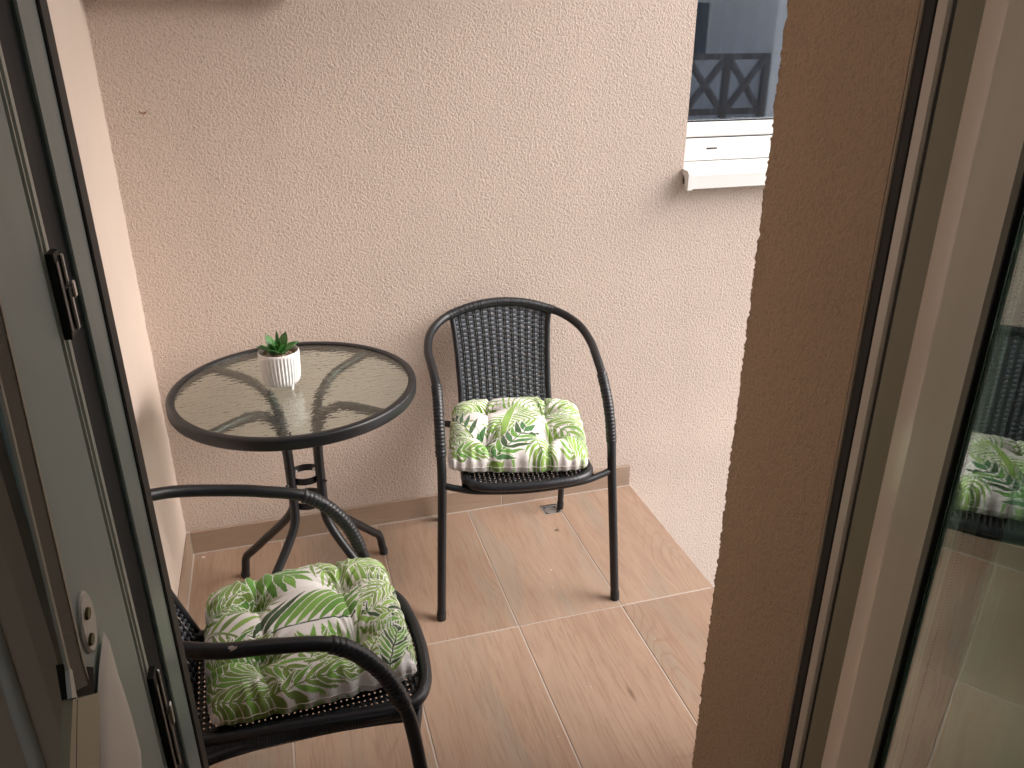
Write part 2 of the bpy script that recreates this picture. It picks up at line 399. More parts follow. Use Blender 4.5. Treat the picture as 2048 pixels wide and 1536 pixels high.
sk = struct(bpy.data.objects.new('skirting', None)); C.objects.link(sk)
sk_mat = M_tile_sk
def skirt(x0, x1, h=.0765):
    L = x1-x0; b = MB().bbox(0, .009, -L, 0, 0, h, .0010)   # modelled along Y so the grain runs along it
    return b.build('skirting_tile', sk_mat, sk, loc=(x0, -.0105, .001), rz=R(90))
def skirt_y(y0, y1, h=.0765):
    b = MB().bbox(0, .009, y1-y0, 0, 0, h, .001)
    return b.build('skirting_tile', sk_mat, sk, loc=(XL+.001, y0, .001))
for a, b in ((XL+.012,-.459),(-.456,.117),(.120,XR-.002)): skirt(a, b)
for a, b in ((-.011,-.42),(-.4225,-1.02),(-1.0225,-1.49)): skirt_y(a, b)
gl = MB(); gl.box(XL+.01, XR-.002, -.0138, -.0103, -.001, .0022); gl.box(XL+.0098,XL+.0133,-1.49,-.014,-.001,.0022)
gl.box(-.459,-.456,-.0098,-.002,.001,.076); gl.box(.117,.120,-.0098,-.002,.001,.076)
gl.box(XL+.001, XL+.0118, -.0108,-.001,.001,.0785)
gl.build('skirting_grout', M_grout, sk)

# small litter lying about
bug = MB().add([(-.007,0,.001),(0,.004,.005),(.006,.007,.001),(.003,-.001,.004),(.006,-.006,.001),(-.001,-.003,.003)], [(0,5,3,1),(1,3,2),(3,5,4)])
tag(bug.build('dry_leaf', M_debris, loc=(.249,-.204,.0005)), 'tiny curled dry leaf on the floor tile below the drain', 'leaf')
sp = MB()
for (x, y, r) in ((.164,-.393,.003),(.141,-.472,.0018),(-.832,-.035,.006),(.106,-.86,.0016),(-.409,-.05,.0028),(.12,-.50,.0012),(.33,-.75,.0014),(-.02,-.98,.0014),(-.62,-.33,.003)):
    k = 7; sp.add([(x+r*(.6+.6*random.random())*math.cos(2*math.pi*i/k), y+.6*r*math.sin(2*math.pi*i/k), .0012) for i in range(k)], [tuple(range(k))])
stuff(tag(sp.build('paint_specks', M_paint), 'pale dried paint specks scattered on the floor tiles', 'paint specks'))

mk = MB()
def smear(pts, w0):
    P = smooth_path([(x,-.0012,z) for x,z in pts], .002); n = len(P)
    V = []
    for i, p in enumerate(P):
        ww = w0*math.sin(math.pi*(i+.5)/n)**.5*random.uniform(.4,1.2); V += [(p[0]+random.uniform(-.0008,.0008),-.0013,p[2]+ww), (p[0],-.0013,p[2]-ww)]
    mk.add(V, [(2*i,2*i+1,2*i+3,2*i+2) for i in range(n-1)])
smear([(.690,1.030),(.683,1.012),(.672,.998),(.668,.985),(.660,.970)], .0006)
smear([(-.795,1.288),(-.786,1.284),(-.778,1.286),(-.775,1.292)], .0030); smear([(-.182,1.378),(-.178,1.372),(-.180,1.366)], .0022)
mk.build('wall_marks', mat('brown_stain', (.30,.17,.10), .9), back)
# ------------------------------------------------------------------ window in the back wall (right) and sill at top left
win = thing('window', 'white framed window with sheer curtain in the back wall, right of the corner pillar', 'window', (HW[0],.0,HW[2]))
ox, oz = HW[0], HW[2]
def wbox(name, m, x0,x1,y0,y1,z0,z1,b=.002,par=None): return MB().bbox(x0-ox,x1-ox,y0,y1,z0-oz,z1-oz,b).build(name, m, par or win)
W0, W1, Z1 = HW[0]-.062, HW[1]-.001, HW[3]-.001
fr = wbox('frame', M_pvc, W0, W1, .082, .15, 1.0915, 1.160, .003)
wbox('frame', M_pvc, W0, W0+.046, .082, .15, 1.1605, Z1, .003); wbox('frame', M_pvc, W1-.06, W1, .082, .15, 1.1605, Z1, .003)
wbox('frame', M_pvc, W0+.0465, W1-.0605, .082, .15, Z1-.06, Z1, .003)
wbox('sash', M_pvc, W0+.047, W1-.061, .088, .16, 1.1635, 1.208, .004); wbox('sash', M_pvc, W0+.047, W0+.1, .088, .16, 1.2085, Z1-.061, .004)
wbox('sash', M_pvc, W1-.11, W1-.061, .088, .16, 1.2085, Z1-.061, .004)
wbox('gasket', M_gasket, W0+.0475, W1-.0615, .092, .12, 1.1605, 1.1634, .0005)
wbox('gasket', M_gasket, W0+.1005, W1-.1105, .094, .12, 1.2085, 1.2125, .0005)
wbox('pane', M_wing, W0+.1005, W1-.1105, .100, .104, 1.2128, Z1-.062, .0003)
wbox('pane', M_wing, W0+.1005, W1-.1105, .120, .124, 1.2128, Z1-.062, .0003)
wbox('drain_slot', M_dark, .817, .853, .0805, .083, 1.1275, 1.1315, .0003)
# outside sill with a turned-up end cap
MB().extrude_x([(.0815,1.0915-oz),(.0815,1.085-oz),(-.034,1.073-oz),(-.034,1.033-oz),(-.040,1.030-oz),(-.041,1.070-oz),(-.037,1.0785-oz)], .012, W1-ox).build('sill', M_pvc, win)
MB().extrude_x([(.080,1.0925-oz),(.080,1.080-oz),(-.012,1.068-oz),(-.020,1.055-oz),(-.026,1.028-oz),(-.043,1.027-oz),(-.044,1.074-oz),(-.038,1.083-oz)], -.004, .0115).build('sill_end_cap', M_pvc, win)

def sheer():
    m = mat('sheer_curtain', (.78,.84,.95), .9); b = m.node_tree.nodes['Principled BSDF']; b.inputs['Alpha'].default_value = .5; return m
M_sheer = sheer()
cur = MB(); xs = np.linspace(W0+.05, 1.18, 90); zz = [1.16, 2.3]
V = [(x-ox, .25+.012*math.sin((x*1.0)*95)+.006*math.sin(x*41), z-oz) for z in zz for x in xs]; n = len(xs)
cur.add(V, [(i,i+1,n+i+1,n+i) for i in range(n-1)])
tag(cur.build('curtain', M_sheer, smooth=True, loc=(ox,0,oz)), 'sheer pale curtain hanging behind the glass of the upper right window', 'curtain')
# dim room behind that window
nr = MB(); a,b_,c_,d_,e_,f_ = HW[0]-.4, 3.2, .341, 3.2, -.2, 2.7
nr.add([(a,c_,e_),(b_,c_,e_),(b_,d_,e_),(a,d_,e_),(a,c_,f_),(b_,c_,f_),(b_,d_,f_),(a,d_,f_)], [(0,1,2,3),(7,6,5,4),(1,5,6,2),(2,6,7,3),(3,7,4,0)])
struct(nr.build('neighbour_room_walls', mat('dim_paint', (.34,.38,.45), .9)))
tb = thing('side_table', 'dark low cabinet standing in the dim room behind the upper right window', 'cabinet', (1.5,1.3,-.2))
MB().bbox(-.5,.5,-.25,.25,.08,.78,.01).build('body', mat('dark_wood',(.05,.035,.025),.5), tb); MB().bbox(-.53,.53,-.27,.27,.781,.81,.005).build('top', mat('dark_wood_top',(.07,.05,.035),.4), tb)

sw = thing('window', 'small window whose white sill just shows at the top left of the back wall', 'window', (HS[0],0,HS[2]))
MB().extrude_x([(.0815,.012),(.0815,.006),(-.034,.0),(-.034,-.012),(-.039,-.015),(-.040,.002),(-.036,.006)], -.008, HS[1]-HS[0]+.012).build('sill', M_pvc, sw)
for (a,b,c,d) in ((.001,.459,.001,.06),(.001,.459,.63,.697),(.001,.06,.061,.629),(.4,.459,.061,.629)): MB().bbox(a,b,.085,.15,c+.012 if c<.01 else c,d,.003).build('frame', M_pvc, sw)
MB().bbox(.061,.399,.11,.114,.061,.629,.0003).build('pane', glass('frosted_glass', .35, (.8,.85,.85)), sw)
MB().bbox(.0,.46,.2,.3,-.0,.69,.001).build('backing', mat('dim_interior', (.10,.10,.10), .9), sw)

# ------------------------------------------------------------------ the room the camera stands in
YW = -1.80
room = MB()
rx0, rx1, ry, rz0, rz1 = -3.0, .56, -5.6, -.02, 2.55
room.add([(rx0,ry,rz0),(rx1,ry,rz0),(rx1,-1.62,rz0),(rx0,-1.62,rz0),(rx0,ry,rz1),(rx1,ry,rz1),(rx1,-1.62,rz1),(rx0,-1.62,rz1)],
    [(1,5,6,2),(3,7,4,0)])
bq = wall_with_holes(rx0,rx1,rz0,rz1,ry-.2,ry,[(-2.6,-.6,.9,2.1)]); room.add(bq.v, bq.f)  # unseen opening added behind the camera to brighten the room
struct(room.build('room_walls', M_room))
struct(MB().box(rx0,rx1,ry,-1.501,-.06,-.021).build('room_floor', plaster('parquet',(.30,.20,.12),.4)))
struct(MB().box(rx0,rx1,ry,-1.501,rz1,rz1+.04).build('room_ceiling', M_ceil))
# wall with the door in it: left part is deep (jamb), right part thinner behind the open leaf
M_roomL = plaster('room_paint_warm', (.66,.54,.44), .75, 60, .0002)
lw = MB()
lw.prism([(rx0,-1.79),(-.668,-1.79),(-.668,-1.797),(-.662,-1.803),(-.662,-1.501),(rx0,-1.501)][::1] if False else [(rx0,-1.501),(rx0,YW),(-.672,YW),(-.663,YW+.003),(-.660,YW+.010),(-.660,-1.501)], -.02, rz1)
struct(lw.build('room_front_wall', M_roomL))
struct(MB().box(.185, rx1, -1.62, -1.50, -.02, rz1).build('room_front_wall_right', M_room))
struct(MB().box(-.6595, .1845, -1.62, -1.50, 2.2, rz1).build('room_lintel', M_room))
bead = MB().tube([(-.690,YW-.001,-.02),(-.690,YW-.001,rz1)], .005, 8)
struct(bead.build('corner_bead', M_whiteplastic, smooth=True))

# ------------------------------------------------------------------ balcony door frame
df = thing('door_frame', 'pale frame of the balcony door with dark rebates, seen at both sides of the opening', 'door frame', (-.25,-1.55,0))
def dbox(name, m, x0,x1,y0,y1,z0=.0,z1=2.2,b=.0015,par=None):
    return MB().bbox(x0+.25,x1+.25,y0+1.55,y1+1.55,z0,z1,b).build(name, m, par or df)
# left jamb, from outside to inside
dbox('outer_gasket', M_gasket, -.700,-.6490,-1.5290,-1.5015)
dbox('outer_frame', M_frame, -.700,-.6512,-1.5855,-1.5293)
dbox('rebate', M_navy, -.700,-.6550,-1.6365,-1.5858,.0,2.2,.001)
dbox('bead', M_ridge, -.700,-.6528,-1.6500,-1.6368,.0,2.2,.003)
dbox('bead', M_ridge, -.700,-.6540,-1.6605,-1.6503,.0,2.2,.002)
dbox('bead', M_ridge, -.700,-.6506,-1.6690,-1.6608,.0,2.2,.003)
dbox('jamb_panel', M_jamb, -.6595,-.6515,-1.7930,-1.6693)
# right jamb
dbox('plaster_bead', plaster('bead_plaster',(.62,.52,.40),.8), .1459,.18,-1.5042,-1.4995)
dbox('outer_gasket', M_gasket, .1478,.184,-1.5200,-1.5045)
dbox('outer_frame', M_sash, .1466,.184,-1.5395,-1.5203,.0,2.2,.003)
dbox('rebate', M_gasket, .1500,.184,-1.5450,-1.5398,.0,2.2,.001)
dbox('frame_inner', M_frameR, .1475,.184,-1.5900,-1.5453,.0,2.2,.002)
dbox('head', M_frame, -.6505,.1435,-1.585,-1.505,2.12,2.199); dbox('threshold', M_alu, -.6505,.1435,-1.585,-1.505,-.0005,.03)

def hinge(z0, h, y=-1.655):
    t = dbox('hinge', M_gasket, -.6510,-.6455,y-.009,y+.007,z0,z0+h,.0005)
    w_ = lambda n_,m_,*a: MB().bbox(*a).build(n_, m_, t)
    q = lambda x0,x1,y0,y1,z0_,z1_,b=.001: (x0+.25,x1+.25,y0+1.55,y1+1.55,z0_,z1_,b)
    w_('hinge_pin', M_steel, *q(-.6452,-.6425,y+.002,y+.0068,z0+.003,z0+h*.55))
    w_('hinge_pin', M_steel, *q(-.6452,-.6430,y+.002,y+.0064,z0+h*.57,z0+h-.003))
    w_('screw_plate', mat('zinc_plate',(.22,.22,.22),.4,.8), *q(-.6454,-.6446,y-.0085,y-.003,z0+h*.08,z0+h*.9,.0005))
    w_('latch_tongue', M_steel, *q(-.6424,-.6405,y+.004,y+.011,z0+h*.42,z0+h*.62,.001))
hinge(1.281, .060); hinge(.858, .118, -1.6535)

# plastic strap guide disc with two screws, on the jamb panel
disc = MB(); V = []; k = 40
def oval(b, x0, x1, cy, cz, ry_, rz_, k=40):
    V = [(x, cy+ry_*math.cos(2*math.pi*i/k), cz+rz_*math.sin(2*math.pi*i/k)) for x in (x0,x1) for i in range(k)]
    V += [(x1+.0012, cy+.9*ry_*math.cos(2*math.pi*i/k), cz+.93*rz_*math.sin(2*math.pi*i/k)) for i in range(k)]
    b.add(V, [(i,(i+1)%k,k+(i+1)%k,k+i) for i in range(k)]+[(k+i,k+(i+1)%k,2*k+(i+1)%k,2*k+i) for i in range(k)]+[tuple(2*k+i for i in range(k))])
oval(disc, -.6515+.25, -.6500+.25, -1.768+1.55, 1.123, .0160, .022)
gd = disc.build('strap_guide', M_whiteplastic, df)
for zz_ in (1.1310, 1.1150):
    s_ = MB(); oval(s_, -.6488+.25, -.6482+.25, (-1.770 if zz_ > 1.12 else -1.776)+1.55, zz_, .0052, .0034, 20); s_.build('screw', mat('brass_screw',(.10,.085,.03),.45,.5), gd)

# belt of the roller shutter, its winder box and the white cover flap
def side_plate(name, m, poly, x0, x1, par):          # (y,z) outline with thickness along X
    return MB().extrude_x(poly, x0, x1).build(name, m, par)
belt = thing('shutter_belt', 'grey woven roller shutter belt hanging at the left side of the door', 'belt', (0,0,0))
def belt_poly(a, b, z1=1.9):                          # a,b: offsets across the belt; it slants a little
    yb, yt = -1.8135, -1.7935; zb, zt = 1.118, 1.305; sl = (yt-yb)/(zt-zb)
    return [(yb+a,zb),(yb+b,zb-.018),(yb+b+sl*(z1-zb),z1),(yb+a+sl*(z1-zb),z1)]
side_plate('webbing', M_belt, belt_poly(-.0125,.0125)[::-1], -.6500, -.6488, belt)
for a in (-.0145,.0127): side_plate('selvedge', M_belt_e, belt_poly(a,a+.0018)[::-1], -.6501, -.6482, belt)
wb = thing('belt_winder', 'cream plastic belt winder box under the grey shutter belt', 'belt winder', (0,0,0))
def ext(p0, p1, z): t = (z-p0[1])/(p1[1]-p0[1]); return (p0[0]+t*(p1[0]-p0[0]), z)
side_plate('casing', M_box, [(-1.833,1.1185),(-1.787,1.080),(-1.875,1.000),(-1.935,1.055)][::-1], -.6535, -.648, wb)
side_plate('slot', M_dark, [(-1.826,1.140),(-1.778,1.094),(-1.787,1.0805),(-1.8325,1.1190)][::-1], -.6540, -.6505, wb)
side_plate('slot_lip', M_whiteplastic, [(-1.8255,1.136),(-1.822,1.131),(-1.8265,1.1145),(-1.834,1.1205)][::-1], -.6503, -.6478, wb)
side_plate('seam', M_dark, [(-1.8270,1.1130),(-1.8262,1.1123),(-1.9190,1.0390),(-1.9200,1.0400)][::-1], -.6481, -.6479, wb)
fl = [(-1.745,1.096),(-1.758,1.0925),(-1.771,1.089),(-1.788,1.081),(-1.84,1.035),(-1.865,.960),(-1.77,.930),(-1.7375,.972),(-1.7375,1.010),(-1.7405,1.040),(-1.744,1.060)]
cvf = MB(); cen = (-1.775,1.03); nfl = len(fl)
V = [(-.6490,y,z) for y,z in fl]+[(-.6462,y+(cen[0]-y)*.10,z+(cen[1]-z)*.10) for y,z in fl]+[(-.6450,y+(cen[0]-y)*.45,z+(cen[1]-z)*.45) for y,z in fl]+[(-.6446,*cen)]
cvf.add(V, [(q*nfl+i,(q+1)*nfl+i,(q+1)*nfl+(i+1)%nfl,q*nfl+(i+1)%nfl) for q in (0,1) for i in range(nfl)]+[(2*nfl+i,3*nfl,2*nfl+(i+1)%nfl) for i in range(nfl)])
tag(cvf.build('cover_flap', mat('flap_white', (.93,.93,.92), .45), smooth=True), 'white tapering cover flap beside the cream belt winder', 'cover')

# ------------------------------------------------------------------ open glazed door leaf (right)
m_ = R(26.75); NX, NY = math.cos(m_), -math.sin(m_); EX, EY = -math.sin(m_), -math.cos(m_)
leaf = thing('glass_door_leaf', 'pale glazed balcony door leaf swung open into the room, reflecting chair and tiles', 'door', (NX*.80+EX*1.40, NY*.80+EY*1.40, .03))
leaf.rotation_euler = (0, 0, math.atan2(NY, NX))    # local x = away from the viewer side, local -y... set below
def lpt(s, c):                                       # leaf plan coordinates -> local
    X, Y = NX*c+EX*s, NY*c+EY*s; dx, dy = X-leaf.location[0], Y-leaf.location[1]; a = leaf.rotation_euler[2]
    return (dx*math.cos(a)+dy*math.sin(a), -dx*math.sin(a)+dy*math.cos(a))
def lbox(name, m, s0, s1, c0, c1, z0, z1, b=.0015, par=None):
    p, q = lpt(s0,c0), lpt(s1,c1); x0,x1 = sorted((p[0],q[0])); y0,y1 = sorted((p[1],q[1]))
    return MB().bbox(x0,x1,y0,y1,z0,z1,b).build(name, m, par or leaf)
SE = 2.20                                            # free edge
lbox('flange', M_sash, 1.386, 1.4870, .8300, .868, .0, 2.10, .003)
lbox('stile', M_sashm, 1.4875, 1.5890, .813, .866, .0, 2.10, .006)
lbox('gasket', M_gasket, 1.5892, 1.5925, .8150, .860, .10, 2.0, .001)
lbox('pane', M_glass, 1.5928, SE-.1, .8200, .8240, .10, 2.0, .0003)
lbox('pane', M_glass, 1.5928, SE-.1, .8400, .8440, .10, 2.0, .0003)
spb = lbox('spacer_bar', M_alu, 1.5932, 1.6190, .8246, .8394, .10, 2.0, .0005)
dots = MB()
for i in range(330):
    for s_ in (1.603, 1.6135):
        if 0: pass
        p = lpt(s_, .82435); z = .72+i*.0032
        dots.box(p[0]-.00012, p[0]+.00006, p[1]-.0004, p[1]+.0004, z, z+.0009)
for i in range(330):
    p = lpt(1.61912, .8300); z = .72+i*.0032
    dots.box(p[0]-.0006, p[0]+.0006, p[1]-.0002, p[1]+.0002, z, z+.001)
stuff(dots.build('spacer_perforation', M_dark, leaf))
lbox('inner_bead', M_navy, 1.5930, 1.6195, .8446, .862, .10, 2.0, .001)
lbox('stile', M_sash, SE-.1, SE, .800, .866, .0, 2.10, .006)
lbox('rail', M_sash, 1.6245, SE-.1005, .800, .866, .0, .0995, .006); lbox('rail', M_sash, 1.6245, SE-.1005, .800, .866, 2.001, 2.10, .006)
h_ = lbox('handle', M_whiteplastic, SE-.07, SE-.04, .866, .876, .95, 1.10, .003); lbox('grip', M_whiteplastic, SE-.065, SE-.045, .9, .915, .88, 1.06, .004, h_)

# ------------------------------------------------------------------ round glass table
TX, TY, TZ, TR = -.505, -.370, .68, .295
tab = thing('bistro_table', 'round black metal bistro table with hammered glass top, against the wall', 'table', (TX,TY,0))
rim = MB().lathe([(TR-.020,TZ-.009),(TR-.019,TZ-.0015),(TR-.016,TZ),(TR-.004,TZ),(TR-.001,TZ-.0015),(TR,TZ-.005),(TR,TZ-.024),(TR-.002,TZ-.028),(TR-.005,TZ-.0295),(TR-.013,TZ-.0295),(TR-.013,TZ-.009),(TR-.020,TZ-.009)], 128)
rim.build('rim', M_tube, tab, smooth=True, sharp=50)
gq = TR-.0135
MB().lathe([(0,TZ-.0080),(gq*.5,TZ-.0080),(gq,TZ-.0080),(gq,TZ-.0035),(gq*.5,TZ-.0035),(0,TZ-.0035)], 96).build('glass_top', M_tglass, tab)
M_legtube = M_tube
for k in range(4):
    a = R(45+90*k); ca, sa = math.cos(a), math.sin(a)
    ring_r = .052
    P = [(.280,TZ-.0200),(.240,TZ-.0215),(.180,TZ-.024),(.130,TZ-.034),(.090,TZ-.060),(.064,TZ-.105),(.054,TZ-.16),(ring_r,TZ-.22),(ring_r,.40),(ring_r,.345),(.055,.318),(.068,.290),(.100,.250),(.180,.168),(.246,.101),(.266,.082),(.276,.062),(.280,.040),(.286,.008)]
    Pw = smooth_path([(r*ca, r*sa, z) for r, z in P], .008)
    leg = MB().tube(Pw, .0116, 16).build('leg', M_legtube, tab, smooth=True, sharp=60)
    MB().tube([(.287*ca,.287*sa,.0),(.286*ca,.286*sa,.016)], .0126, 16).build('foot_cap', M_cap, leg, smooth=True, sharp=60)
for z in (.425, .352):
    MB().lathe([(.0375,z-.009),(.0405,z-.009),(.0405,z+.009),(.0375,z+.009),(.0375,z-.009)], 36).build('brace_ring', M_tube, tab, smooth=True, sharp=50)
for k in range(4):
    a = R(45+90*k); 
    for r0, r1, m in ((.030,.038,M_steel),(.0630,.0690,M_tube)):
        MB().tube([(r0*math.cos(a),r0*math.sin(a),.425),(r1*math.cos(a),r1*math.sin(a),.425)], .0040, 10).build('bolt', m, tab, smooth=True, sharp=50)

# ------------------------------------------------------------------ pot, pebbles, succulent
PX, PY = -.533, -.372
pot = thing('flower_pot', 'small white ribbed ceramic pot on three feet on the glass table', 'pot', (PX,PY,TZ-.0035)); pot.scale = (1.07,1.07,1.07)
def rib(r, z, a):
    if r < .0405: return r
    f = min(1, max(0, (z-.015)/.006))*min(1, max(0, (.0835-z)/.006))
    return r - f*.0023*(.5+.5*math.cos(a*36))**1.0
MB().lathe([(0,.0115),(.020,.0115),(.034,.012),(.0385,.0165),(.0415,.0225),(.0430,.032),(.0440,.05),(.0450,.078),(.0452,.084),(.0448,.0885),(.0437,.0900),(.0425,.0890),(.0418,.084),(.0412,.074),(0,.073)], 320, (0,0), rib).build('body', M_pot, pot, smooth=True, sharp=70)
for k in range(3):
    a = R(60+120*k+8); r = .030
    MB().tube([(r*math.cos(a),r*math.sin(a),.0165),((r+.001)*math.cos(a),(r+.001)*math.sin(a),.006),((r+.0015)*math.cos(a),(r+.0015)*math.sin(a),.0)], [.0075,.0052,.0030], 12).build('foot', M_pot, pot, smooth=True, sharp=60)
pb = MB()
import bmesh
ico = bmesh.new(); bmesh.ops.create_icosphere(ico, subdivisions=1, radius=1); icv = np.array([v.co[:] for v in ico.verts]); icf = [[v.index for v in f.verts] for f in ico.faces]; ico.free()
for i in range(230):
    a = random.random()*2*math.pi; r = .0395*math.sqrt(random.random()); s = np.array([random.uniform(.0020,.0040) for _ in range(3)])*(.8,1,.8)
    V = icv*(1+rng.normal(0,.12,(len(icv),1)))*s; c, d = math.cos(a*3), math.sin(a*3)
    V = V@np.array([[c,-d,0],[d,c,0],[0,0,1]])
    pb.add(V+(r*math.cos(a), r*math.sin(a), .0745+random.uniform(0,.005)+.003*(1-r/.04)), icf)
stuff(pb.build('pebbles', M_peb, pot, smooth=True))
suc = thing('succulent', 'small green artificial succulent with pointed leaves in the white pot', 'plant', (PX-.001,PY,TZ+.0775)); suc.scale = (1.38,1.38,1.42)
def sleaf(L, W, curl, tilt, yaw, name='leaf'):
    n = 12; k = 7; V = []; F = []
    for i in range(n+1):
        t = i/n; wd = W*(math.sin(math.pi*min(1,t*.62+.14))**1.0)*(1-t**5)*(1-.25*t)+.0002
        if t > .82: wd *= 1-(t-.82)/.20
        a = tilt - curl*t; x = L*t*math.cos(tilt-curl*t*.5); z = L*t*math.sin(tilt-curl*t*.5)
        for j in range(k):
            s = (j/(k-1)*2-1); V.append((x-.25*abs(s)**2*wd*math.sin(a)*-.9, s*wd, z+.30*abs(s)**2*wd*math.cos(a)))
    F = [(i*k+j,(i+1)*k+j,(i+1)*k+j+1,i*k+j+1) for i in range(n) for j in range(k-1)]
    V2 = [(x+.0002,y,z-.0014) for x,y,z in V]; m = len(V)
    F2 = [tuple(q+m for q in f[::-1]) for f in F]
    edge = [(j+1,j,m+j,m+j+1) for j in range(k-1)]+[(i*k,(i+1)*k,m+(i+1)*k,m+i*k) for i in range(n)]+[((i+1)*k+k-1,i*k+k-1,m+i*k+k-1,m+(i+1)*k+k-1) for i in range(n)]
    b = MB().add(V+V2, F+F2+edge); o = b.build(name, M_leaf, suc, smooth=True, sharp=60); o.rotation_euler = (0,0,yaw); return o
for q, (L, W, cu, ti, ya) in enumerate([(.040,.0115,.45,.95,200),(.036,.0105,.5,.85,-25),(.030,.0090,.7,.85,-75),(.035,.0105,.5,.90,-125),(.040,.0115,.5,.70,165),(.043,.0115,.5,.70,18),(.036,.011,.5,.8,95),
        (.044,.0115,.2,1.10,140),(.045,.012,.2,1.10,45),(.030,.0085,.25,1.15,-50),(.030,.0085,.2,1.2,-140),(.032,.007,.1,1.4,0),(.032,.007,.1,1.4,180),(.047,.0040,.05,1.52,70),(.026,.006,.1,1.35,-100)]):
    sleaf(L, W, cu, ti, R(ya))

# ------------------------------------------------------------------ wicker bistro chair (local: x = sitter's right... , -y = front)
HALF = [(.245,.230,0),(.2355,.2125,.20),(.226,.195,.40),(.225,.180,.48),(.2235,.147,.56),(.2215,.088,.622),(.226,0,.650),(.229,-.075,.665),(.217,-.150,.684),(.186,-.205,.700),(.147,-.237,.711),(.075,-.252,.729),(0,-.257,.735)]
def P3(h, f, z): return (h, -f, z)
def make_chair(label, loc, rz, group):
    t = thing('bistro_chair', label, 'chair', loc, rz, group)
    pts = [P3(-h,f,z) for h,f,z in HALF]+[P3(h,f,z) for h,f,z in HALF[-2::-1]]
    path = smooth_path(pts, .006); TB = .0118
    MB().tube(path, TB, 16).build('frame', M_tube, t, smooth=True, sharp=60)
    L = np.r_[0, np.cumsum(np.linalg.norm(np.diff(path, axis=0), axis=1))]; Lt = L[-1]
    def at(s): return np.stack([np.interp(s, L, path[:,k]) for k in range(3)], -1)
    def wrap(s0, s1, pitch, name, amp=.0011):
        n = int((s1-s0)/pitch); s = np.linspace(s0, s1, n*6+1); ph = (s-s0)/(s1-s0)*n
        r = TB+.0012+amp*np.sqrt(np.abs(np.sin(np.pi*ph))); r[0] = r[-1] = TB
        jit = np.repeat(rng.normal(0,.00025,n+1),6)[:len(s)]; MB().tube(at(s), r+jit, 16, False).build(name, M_rattan, t, smooth=True)
    # where along the tube: arms between z .47 (front) and .63, back between the panel corners
    iz = lambda z: np.interp(z, path[:len(path)//3,2], L[:len(path)//3])
    s0, s1 = iz(.475), iz(.622)+.012
    wrap(s0, s1, .0088, 'arm_wrapping', .0013); wrap(Lt-s1, Lt-s0, .0088, 'arm_wrapping', .0013)
    mid = Lt/2; wrap(mid-.162, mid+.162, .0034, 'back_wrapping', .0006)
    for sg in (-1, 1):
        c = MB().tube([P3(sg*.2452,.2304,.0),P3(sg*.2444,.2285,.024)], .0128, 16).build('foot_cap', M_cap, t, smooth=True, sharp=60)
        pl = smooth_path([P3(sg*.200,-.254,.0),P3(sg*.1985,-.235,.16),P3(sg*.196,-.213,.33),P3(sg*.184,-.185,.382),P3(sg*.160,-.15,.390),P3(sg*.147,-.06,.391),P3(sg*.150,.06,.390),P3(sg*.158,.15,.388),P3(sg*.165,.205,.385)], .008)
        lg = MB().tube(pl, .0098, 14).build('rear_leg', M_tube, t, smooth=True, sharp=60)
        MB().tube([P3(sg*.2001,-.2545,.0),P3(sg*.1998,-.251,.024)], .0112, 14).build('foot_cap', M_cap, lg, smooth=True, sharp=60)
    MB().tube(smooth_path([P3(-.222,.195,.398),P3(-.19,.205,.392),P3(-.13,.220,.386),P3(0,.232,.384),P3(.13,.220,.386),P3(.19,.205,.392),P3(.222,.195,.398)], .008), .0088, 14).build('front_rail', M_tube, t, smooth=True)
    # seat rim: closed rounded loop, wrapped
    def seat_half(f):                     # half width of seat at depth f
        return np.interp(f, [-.160,-.10,.05,.18,.215,.238,.248], [.128,.133,.149,.163,.156,.120,.0])
    ring = [(-.128,-.155),(-.133,-.10),(-.148,.05),(-.163,.165),(-.156,.212),(-.118,.238),(-.05,.249),(0,.251),(.05,.249),(.118,.238),(.156,.212),(.163,.165),(.148,.05),(.133,-.10),(.128,-.155)]
    rp = smooth_path([P3(x,f,.408+.006*(f<-.15)) for x,f in ring], .002)
    Lr = np.r_[0, np.cumsum(np.linalg.norm(np.diff(rp, axis=0), axis=1))]; n = int(Lr[-1]/.0034)
    r = .0112+.0007*np.sqrt(np.abs(np.sin(np.pi*Lr/Lr[-1]*n)))
    MB().tube(rp, r, 12).build('seat_rim', M_rattan, t, smooth=True)
    MB().tube(smooth_path([P3(-.128,-.150,.414),P3(0,-.156,.414),P3(.128,-.150,.414)], .01), .0095, 12).build('seat_rear_bar', M_tube, t, smooth=True)
    # backrest side bars and woven panel
    zb, zt = .412, .722
    fz = lambda z: np.interp(z, [.41,.47,.56,.65,.735], [-.146,-.166,-.196,-.226,-.256])     # depth of the panel
    hw = lambda z: np.interp(z, [.41,.50,.60,.66,.70,.735], [.134,.132,.135,.139,.144,.147])
    tz = lambda x: np.interp(abs(x), [0,.075,.147], [.735,.729,.711])
    for sg in (-1, 1):
        zs = np.linspace(zb, .712, 170); p = np.stack([sg*hw(zs), -fz(zs), zs], 1); n = 60
        MB().tube(p, .0082+.0005*np.abs(np.sin(np.linspace(0,math.pi*n,len(zs)))), 12).build('back_side_bar', M_rattan, t, smooth=True)
